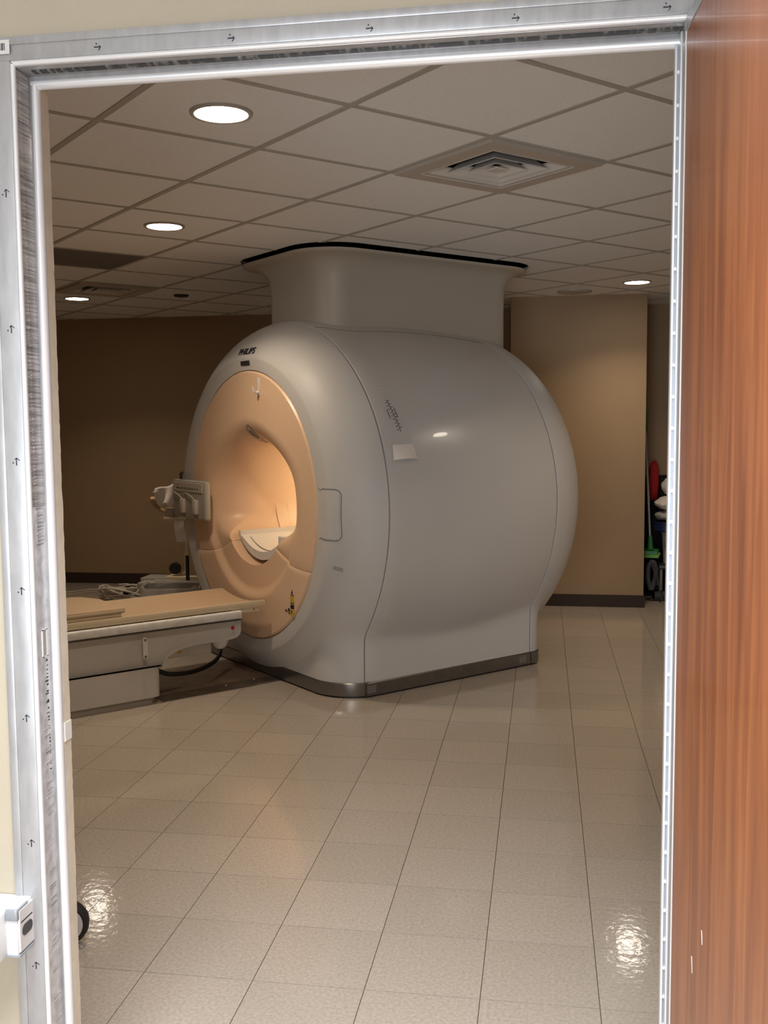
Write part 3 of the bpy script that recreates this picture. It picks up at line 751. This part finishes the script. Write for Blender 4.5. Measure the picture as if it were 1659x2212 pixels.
# moulding seams of the shroud and of the cover top
ps = []
for z, e in ((2.08, 0), (2.2, 0), (2.31, .002), (2.36, .010), (2.40, .024), (2.43, .046), (2.45, .072), (2.463, .105), (2.470, .150)):
    ps.append((3.185-e-I0-.0005, 5.30-J0-.0, z))
BM().tube(ps, .0013, 5).obj('shroud_seam', 'panel_grey', shroud)
bp_ = []
for k in range(40):
    i = 3.10+1.2*k/39; ph = math.radians(180-66); 
    j_ = -.47+.10*max(0, (3.35-i)/.25)**2 if i < 3.35 else -.47
    zz = ZC+.978*math.sqrt(max(0, Rp(i)**2-j_**2)); bp_.append((i-I0, j_*1.001, zz+.0004))
BM().tube(bp_, .0012, 5).obj('top_seam', 'panel_dark', mri)
# grey scuffs on the front cover
for (y, z, l) in ((-.80, .742, .13), (-.80, .728, .11)):
    BM().grid(lambda u, v_: side_pt(2.874+.034*u, -17.5-(z-.742)*-50+1.2*u*0-.55*v_, .0012), 6, 1).obj('scuff_mark', 'panel_grey', mri)
# lamp inside the bore
bl = bpy.data.lights.new('bore_lamp', 'POINT'); bl.energy = BORE; bl.color = (1.0, 0.94, 0.64); bl.shadow_soft_size = .10
bo = bpy.data.objects.new('bore_lamp', bl); bo.location = ij(3.68, 5.24, 1.20); COL.objects.link(bo)

# ------------------------------------------------------------------ patient table
tab = empty('patient_table', ij(I0, J0, 0), A); tag(tab, 'grey patient table with peach curved top reaching towards the scanner bore', 'table')
X = lambda i: i-I0
prof = [(.45, .205), (2.165, .205)]
for k in range(1, 13):
    a = math.radians(180-90*k/12); prof.append((2.395+.225*math.cos(a), .205+.088*math.sin(a)*1.0))
prof += [(2.52, .292), (2.58, .295), (2.615, .302), (2.635, .318), (2.642, .335), (2.642, .400), (.45, .400)]
def body_y(u, v_, t):
    # belly rounds in towards the bottom of the nose
    return (X(u), t, v_)
b = BM(); n = len(prof)
secs = [(-.250, .012), (-.268, .004), (-.277, .001), (-.28, 0), (.28, 0), (.277, .001), (.268, .004), (.250, .012)]
cx, cz = 1.6, .31
V = []
for y, ins in secs:
    V.append([b.b.verts.new((X(u)-(ins if u > 2.3 else 0), y, v_+(ins if v_ < .39 and u > 2.17 else 0)-(ins if v_ >= .39 else 0))) for u, v_ in prof])
for a, c in zip(V, V[1:]):
    for k in range(n): b.b.faces.new((a[k], a[(k+1) % n], c[(k+1) % n], c[k]))
b.b.faces.new(V[0][::-1]); b.b.faces.new(V[-1])
b.obj('body', 'table_grey', tab, 35)
BM().prism(rrect(X(.55), X(2.162), -.276, .276, .05, 8), lambda u, v_, t: (u, v_, t), .040, .203).obj('pedestal', 'table_grey', tab, 35)
BM().prism(rrect(X(.60), X(2.135), -.262, .262, .05, 8), lambda u, v_, t: (u, v_, t), .0, .041).obj('plinth', 'panel_grey', tab, 35)
BM().box((X(.45), -.287, .404), (X(2.650), .287, .452), .010, 3).obj('side_rail', 'table_rail', tab, 35)
BM().box((X(.45), -.2885, .398), (X(2.640), .2885, .4035)).obj('rail_gap', 'seam_dark', tab)
# curved cradle top
def cradle(u, v_, t): return (X(t), u, v_)
pr = [(-.265, .466), (-.265, .489), (-.262, .493), (-.252, .493)]
for k in range(19):
    y = -.245+.49*k/18; pr.append((y, .462+.030*(y/.245)**2))
pr += [(.252, .493), (.262, .493), (.265, .489), (.265, .466)]
for k in range(1, 18):
    y = .262-.524*k/18; pr.append((y, .453 if abs(y) < .2 else .455))
BM().prism(pr, cradle, .45, 2.805).obj('cradle_top', 'table_top', tab, 30)
for s in (-1, 1):
    BM().box((X(.45), s*.2665-.004, .458), (X(2.806), s*.2665+.004, .494), .002).obj('cradle_edge', 'table_cream', tab, 30)
BM().box((X(2.60), -.262, .430), (X(2.775), -.225, .462), .004).obj('cradle_bracket', 'table_cream', tab, 30)
BM().lathe([(.001, 0), (.0045, 0), (.0045, .003)], 10, 'Y', (X(2.735), -.265, .447)).obj('bracket_screw', 'panel_dark', tab)
pl = BM().prism(rrect(-.05, .05, -.013, .013, .0125, 8), lambda u, v_, t: (X(2.067)+v_, t, .315+u*1.16), -.2885, -.279).obj('side_plate', 'white_plastic', tab, 30)
for z in (.270, .360): BM().lathe([(.001, -.2905), (.0065, -.2905), (.008, -.288)], 14, 'Y', (X(2.067), 0, z)).obj('plate_screw', 'panel_dark', pl)
BM().lathe([(.001, -.286), (.009, -.2855), (.0115, -.280)], 16, 'Y', (X(2.590), 0, .358)).obj('stop_button', 'red', tab, 40)
BM().box((X(2.18), -.19, .215), (X(2.50), .19, .30), .006).obj('underside_box', 'table_grey', tab, 30)
sbox('underside_label', (X(2.29), -.1915, .238), (X(2.315), -.189, .262), 'yellow', tab)
BM().lathe([(.001, .232), (.018, .234), (.034, .246), (.046, .270), (.048, .30)], 20, 'Z', (X(2.55), -.20, 0)).obj('underside_foot', 'white_plastic', tab, 50)
BM().lathe([(.0085, 0), (.0085, .02)], 10, 'X', (X(2.17), -.215, .19)).obj('cable_socket', 'metal_bolt', tab, 40)
def arcpts(P, n=10):
    P = [Vector(p) for p in P]; out = []
    for k in range(len(P)-1):
        p0, p1, p2, p3 = P[max(k-1, 0)], P[k], P[k+1], P[min(k+2, len(P)-1)]
        for q in range(n):
            t = q/n; out.append(.5*((2*p1)+(p2-p0)*t+(2*p0-5*p1+4*p2-p3)*t*t+(3*p1-p0-3*p2+p3)*t**3))
    return out+[P[-1]]
BM().tube(arcpts([(X(2.16), -.20, .17), (X(2.25), -.17, .125), (X(2.45), -.05, .085), (X(2.66), .12, .075), (X(2.78), .26, .10), (X(2.80), .33, .16)]), .013, 8).obj('power_cable', 'rubber', tab, 40)
# pads lying on the table
def pad(name, i1, z0, z1, half, m, label):
    o = empty(name, ij(I0, J0, z0), A); tag(o, label, 'pad')
    b = BM(); h_ = z1-z0
    P = [(X(.5), -half), (X(i1), -half), (X(i1)-.012, -half+.03), (X(i1)+.0, half-.16), (X(i1)-.06, half-.03), (X(i1)-.10, half), (X(.5), half)]
    b.prism(P, lambda u, v_, t: (u, v_, t), 0, h_); b.obj('foam', m, o, 30)
    BM().box((X(.5), -half-.003, h_*.25), (X(i1)-.004, -half+.001, h_*.75), .001).obj('edge_piping', 'table_cream', o)
pad('support_pad', 1.955, .4935, .514, .255, 'table_cream', 'lower cream support pad lying on the table top')
pad('support_pad', 1.970, .516, .538, .262, 'table_top', 'upper tan support pad with cut corner at the table end')

# cover plates of the cable trench between table and scanner
fp = empty('trench_cover', ij(I0, J0, 0), A); tag(fp, 'brown trench cover plates on the floor between table and scanner', 'floor plate')
sbox('cover_plate', (X(2.175), -.115, .0003), (X(2.915), .34, .0030), 'plate_brown', fp, .0008)
sbox('dark_plate', (X(2.175), -.255, .0003), (X(2.915), -.119, .0026), 'plate_dark', fp, .0008)
for (i, y) in ((2.47, .05), (2.60, -.16), (2.80, -.13)): BM().lathe([(.001, .0075), (.006, .0065), (.008, .0028)], 12, 'Z', (X(i), y, 0)).obj('bolt', 'metal_bolt', fp, 40)

# ------------------------------------------------------------------ left corner: stand, bin, cords
sd = empty('equipment_stand', (-2.845, 7.75, 0)); tag(sd, 'cream rolling equipment stand behind the operating panel with paper tag', 'stand')
sbox('base', (-.17, -.09, .225), (.12, .09, .285), 'table_cream', sd, .008, 35)
sbox('base_frame', (-.42, -.06, .18), (-.12, .10, .225), 'bin_grey', sd, .008, 35)
for (x, y) in ((-.15, -.07), (.10, -.07), (-.15, .07), (.10, .07)): BM().tube([(x, y, 0.03), (x, y, .23)], .012, 8).obj('leg', 'dark_plastic', sd, 40)
for (x, y) in ((-.15, -.07), (.10, -.07), (-.15, .07), (.10, .07)): BM().lathe([(.001, -.012), (.028, -.012), (.03, 0), (.028, .012), (.001, .012)], 16, 'Y', (x, y, .030), cap=False).obj('wheel', 'rubber', sd, 40)
BM().tube([(-.06, 0, .285), (-.01, 0, .32), (-.008, 0, .70), (-.03, 0, .80)], .018, 10).obj('pole', 'table_cream', sd, 40)
BM().lathe([(.001, -.03), (.045, -.03), (.05, 0), (.035, .03), (.001, .035)], 18, 'Y', (-.10, -.02, .345), cap=False).obj('clamp_knob', 'dark_plastic', sd, 40)
BM().box((-.19, -.04, .735), (.02, .04, .765), .006).obj('tray', 'table_cream', sd, 35)
BM().box((-.175, -.03, .765), (-.11, .03, .835), .006).obj('tray_block', 'diffuser_beige', sd, 35)
BM().tube(arcpts([(-.05, 0, .79), (-.15, 0, .80), (-.24, 0, .83), (-.29, -.01, .88)], 6), .016, 8).obj('arm', 'tan_plastic', sd, 40)
BM().lathe([(.001, -.30), (.028, -.295), (.028, -.25), (.001, -.245)], 14, 'X', (0, -.01, .90), cap=False).obj('arm_cap', 'tan_plastic', sd, 40)
BM().grid(lambda u, v_: Vector((-.100+.085*u+.02*v_, -.03-.012*math.sin(3*v_+u), .735-.175*v_)), 4, 8).obj('paper_tag', 'paper', sd, 60)
o = BM().tube([(.03, -.10, .02), (.03, -.10, .46)], .016, 8).obj('black_post', 'rubber', sd, 40)
gl = BM()
def wipe(u, v_):
    top = .985+.055*u+.008*math.sin(7*u); bot = .965-.105*sstep(.02, .22, u)+.016*math.sin(4.5*pi*u)*(u > .2)
    return Vector((-3.105+.185*u+.012*math.sin(4*v_), 7.715-.012*math.sin(9*u+2*v_)-.010*v_, top+(bot-top)*v_))
gl.grid(wipe, 26, 10)
gl = gl.obj('paper_wipe', 'paper', None, 60)
so = gl.modifiers.new('thick', 'SOLIDIFY'); so.thickness = .002
tag(gl, 'crumpled off-white paper wipe draped on the stand arm beside the operating panel', 'paper')
# waste bin with clear liner
wb = empty('waste_bin', (-2.70, 7.02, 0), .12); tag(wb, 'grey rectangular waste bin with clear plastic liner behind the table', 'bin')
loft('body', [[(x*s_, y*s_, z) for x, y in rrect(-.215, .215, -.135, .135, .05, 6)] for z, s_ in ((0, .80), (.01, .82), (.312, 1.0), (.318, 1.02), (.318, .985), (.02, .79))], 'bin_grey', wb, 40)
v, f = [], []; base = rrect(-.215, .215, -.135, .135, .05, 8); nb = len(base)
for z, s_ in ((.19, 1.015), (.26, 1.035), (.312, 1.05), (.328, 1.03), (.322, .99), (.26, .96), (.13, .90)):
    for k, (x, y) in enumerate(base):
        q = 1+random.uniform(-.012, .012); v.append((x*s_*q, y*s_*q, z+random.uniform(-.008, .008)+.012*math.sin(k*.9)))
for a in range(6):
    for k in range(nb): f.append((a*nb+k, a*nb+(k+1) % nb, (a+1)*nb+(k+1) % nb, (a+1)*nb+k))
pyd('liner', v, f, 'liner_plastic', wb, 60)
# white box with coiled leads, and the loose cord
cb = empty('cable_bundle', (-3.62, 8.20, 0)); tag(cb, 'tangle of white coiled cables on the floor left of the waste bin', 'cables')
for k in range(6):
    ph0 = random.uniform(0, 6); rr = random.uniform(.10, .17); cx_ = random.uniform(-.05, .12)
    BM().tube([(cx_+rr*1.3*math.cos(ph0+a*.35), rr*.8*math.sin(ph0+a*.35), .02+.09*(.5+.5*math.sin(a*.5+k))) for a in range(22)], .009, 6).obj('cable_loop', 'cord_white', cb, 40)
BM().box((.02, -.03, .04), (.07, .03, .11), .006).obj('plug', 'rubber', cb, 35)
BM().box((.18, -.02, .10), (.46, .20, .19), .008).obj('connector_box', 'bin_grey', cb, 35)
BM().tube([(.22, .1, .0), (.22, .1, .11)], .02, 8).obj('box_foot', 'bin_grey', cb); BM().tube([(.42, .1, .0), (.42, .1, .11)], .02, 8).obj('box_foot', 'bin_grey', cb)
co = BM().tube(arcpts([(-4.9, 8.2, .006), (-4.45, 8.38, .006), (-4.22, 8.46, .006), (-4.12, 8.6, .006), (-3.95, 8.64, .006), (-3.85, 8.72, .006), (-3.72, 8.62, .006), (-3.62, 8.42, .006)], 10), .006, 6).obj('loose_cord', 'cord_white', None, 40)
tag(co, 'thin white cord lying loose on the floor along the left wall', 'cord')
BM_ = BM().tube(arcpts([(-3.9, 7.55, .008), (-3.55, 7.62, .008), (-3.2, 7.50, .008), (-2.95, 7.42, .008)], 10), .009, 6).obj('dark_cable', 'rubber', None, 40)
tag(BM_, 'thin black cable lying on the floor behind the table', 'cable')

# ------------------------------------------------------------------ caster trolley by the door (mostly hidden by the jamb)
tr = empty('equipment_dolly', (-1.735, 2.53, 0), .25); tag(tr, 'low grey dolly behind the left door jamb, only its black-tyred wheel showing', 'dolly')
sbox('deck', (-.24, -.02, .150), (.30, .34, .175), 'bin_grey', tr, .006, 35)
def caster(x, y):
    c = BM().lathe([(.040, -.016), (.055, -.018), (.064, -.012), (.066, 0), (.064, .012), (.055, .018), (.040, .016)], 32, 'Y', (x, y, .066), cap=False).obj('wheel', 'rubber', tr, 40)
    BM().lathe([(.001, -.0195), (.046, -.0185), (.055, -.0165), (.055, .0165), (.046, .0185), (.001, .0195)], 32, 'Y', (x, y, .066), cap=False).obj('wheel_disc', 'wheel_grey', c, 40)
    BM().tube([(x, y+.022, .066), (x-.05, y+.024, .11), (x-.10, y+.024, .156)], .009, 8).obj('caster_fork', 'pole_grey', tr)
caster(.392, -.03); caster(-.20, 0); caster(.12, .30); caster(-.20, .30)

# ------------------------------------------------------------------ cleaning things in the alcove
mp = empty('flat_mop', (.908, 8.615, 0)); tag(mp, 'green flat mop with thin grey pole leaning upright in the alcove', 'mop')
BM().tube([(-.005, .10, .52), (-.048, .16, 1.42)], .011, 10).obj('pole', 'pole_grey', mp, 40)
BM().tube([(-.048, .16, 1.42), (-.055, .165, 1.62)], .015, 10).obj('grip', 'green', mp, 40)
BM().tube([(-.002, .09, .42), (-.004, .097, .54)], [.026, .016], 10).obj('socket', 'green', mp, 40)
BM().prism([(-.075, .0), (.05, -.01), (.075, .05), (-.04, .06)], lambda u, v_, t: (u, .07+v_, t+.25*v_), .375, .412).obj('head', 'green', mp, 30)
BM().prism([(-.085, -.01), (.06, -.02), (.085, .06), (-.05, .07)], lambda u, v_, t: (u, .06+v_, t+.25*v_), .360, .378).obj('cloth_pad', 'green_bright', mp, 30)
def lump(name, c, r, m, label, cat, seed=1, pinch=0):
    b = bmesh.new(); bmesh.ops.create_icosphere(b, subdivisions=4, radius=1.0); rnd = random.Random(seed); ph = [rnd.uniform(0, 6) for _ in range(6)]
    for v in b.verts:
        d = v.co.copy(); k = 1+.05*math.sin(5*d.x+ph[0])*math.sin(4*d.z+ph[1])+.03*math.sin(11*d.y+ph[2]+6*d.z)+.02*math.sin(17*d.x+ph[3])
        if pinch == 1: d.z *= 1-.5*abs(d.x)**3
        if pinch == 2: d = Vector((math.copysign(abs(d.x)**.6, d.x), d.y, math.copysign(abs(d.z)**.75, d.z)))
        v.co = Vector((d.x*r[0]*k, d.y*r[1]*k, d.z*r[2]*k))
    me = bpy.data.meshes.new(name); b.to_mesh(me); b.free(); o = link(name, me, m, None, 80); o.location = c
    return tag(o, label, cat)
lump('red_duster', (.940, 8.845, .995), (.042, .05, .165), 'red_cloth', 'fluffy red duster head standing behind the mop pole', 'duster', 3, 2)
lump('linen_bag', (1.075, 8.78, .955), (.075, .09, .075), 'paper', 'small white linen bag on top of the alcove pile', 'bag', 5)
lump('white_pillow', (1.04, 8.74, .815), (.105, .11, .058), 'paper', 'white pillow with pointed end below the linen bag', 'pillow', 8, 1)
lump('clear_bag', (1.035, 8.74, .708), (.095, .10, .042), 'bin_grey', 'grey plastic bag squeezed between pillow and blue drum', 'bag', 9)
bd = empty('blue_drum', (1.045, 8.745, .574)); tag(bd, 'dark blue plastic drum resting on the white bucket', 'drum')
BM().lathe([(.10, 0), (.115, .01), (.115, .075), (.11, .085)], 28).obj('shell', 'blue_dark', bd, 40)
BM().lathe([(.117, .070), (.119, .078), (.117, .084)], 28, cap=False).obj('band', 'blue_dark', bd, 40)
bk = empty('white_bucket', (1.105, 8.775, .30)); tag(bk, 'white plastic bucket with printed label beside the green mop head', 'bucket')
BM().lathe([(.082, 0), (.098, .255), (.104, .257), (.104, .272), (.096, .272), (.096, .258), (.080, .005)], 32, cap=False).obj('shell', 'bucket_white', bk, 40)
BM().lathe([(.0, .268), (.096, .270)], 32, cap=False).obj('lid', 'bucket_white', bk, 40)
b = BM()
for k in range(7): b.grid(lambda u, v_: Vector((math.cos(-2.55+.9*u)*.0955, math.sin(-2.55+.9*u)*.0955, .09+.016*k+.005*v_)), 6, 1)
tag(b.obj('label_print', 'hose_grey', bk), kind='stuff')
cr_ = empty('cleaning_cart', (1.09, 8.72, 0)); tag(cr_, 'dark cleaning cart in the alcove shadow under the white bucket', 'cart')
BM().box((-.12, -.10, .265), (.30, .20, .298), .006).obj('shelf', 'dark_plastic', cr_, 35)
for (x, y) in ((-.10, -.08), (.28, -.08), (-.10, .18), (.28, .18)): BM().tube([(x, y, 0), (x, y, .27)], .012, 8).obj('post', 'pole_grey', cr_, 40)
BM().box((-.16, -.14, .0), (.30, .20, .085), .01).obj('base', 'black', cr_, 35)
BM().box((-.235, .215, .0), (.30, .285, 1.04), .01).obj('shade_panel', 'plenum_black', cr_, 35)  # near-black panel added to darken the alcove background like shade
hs = BM().tube(arcpts([(.90, 8.56, .10), (.875, 8.57, .20), (.885, 8.58, .30), (.92, 8.58, .33), (.94, 8.58, .26), (.925, 8.57, .16), (.905, 8.56, .10)], 8), .020, 10).obj('vacuum_hose', 'hose_grey', None, 40)
tag(hs, 'grey corrugated vacuum hose looped low in the alcove', 'hose')
hc = BM().tube(arcpts([(.89, 8.53, .36), (.92, 8.52, .26), (.955, 8.50, .18), (.965, 8.49, .09), (.985, 8.47, .02)], 8), .006, 6).obj('grey_cord', 'hose_grey', None, 40)
tag(hc, 'thin grey cord hanging from the green mop head to the floor', 'cord')
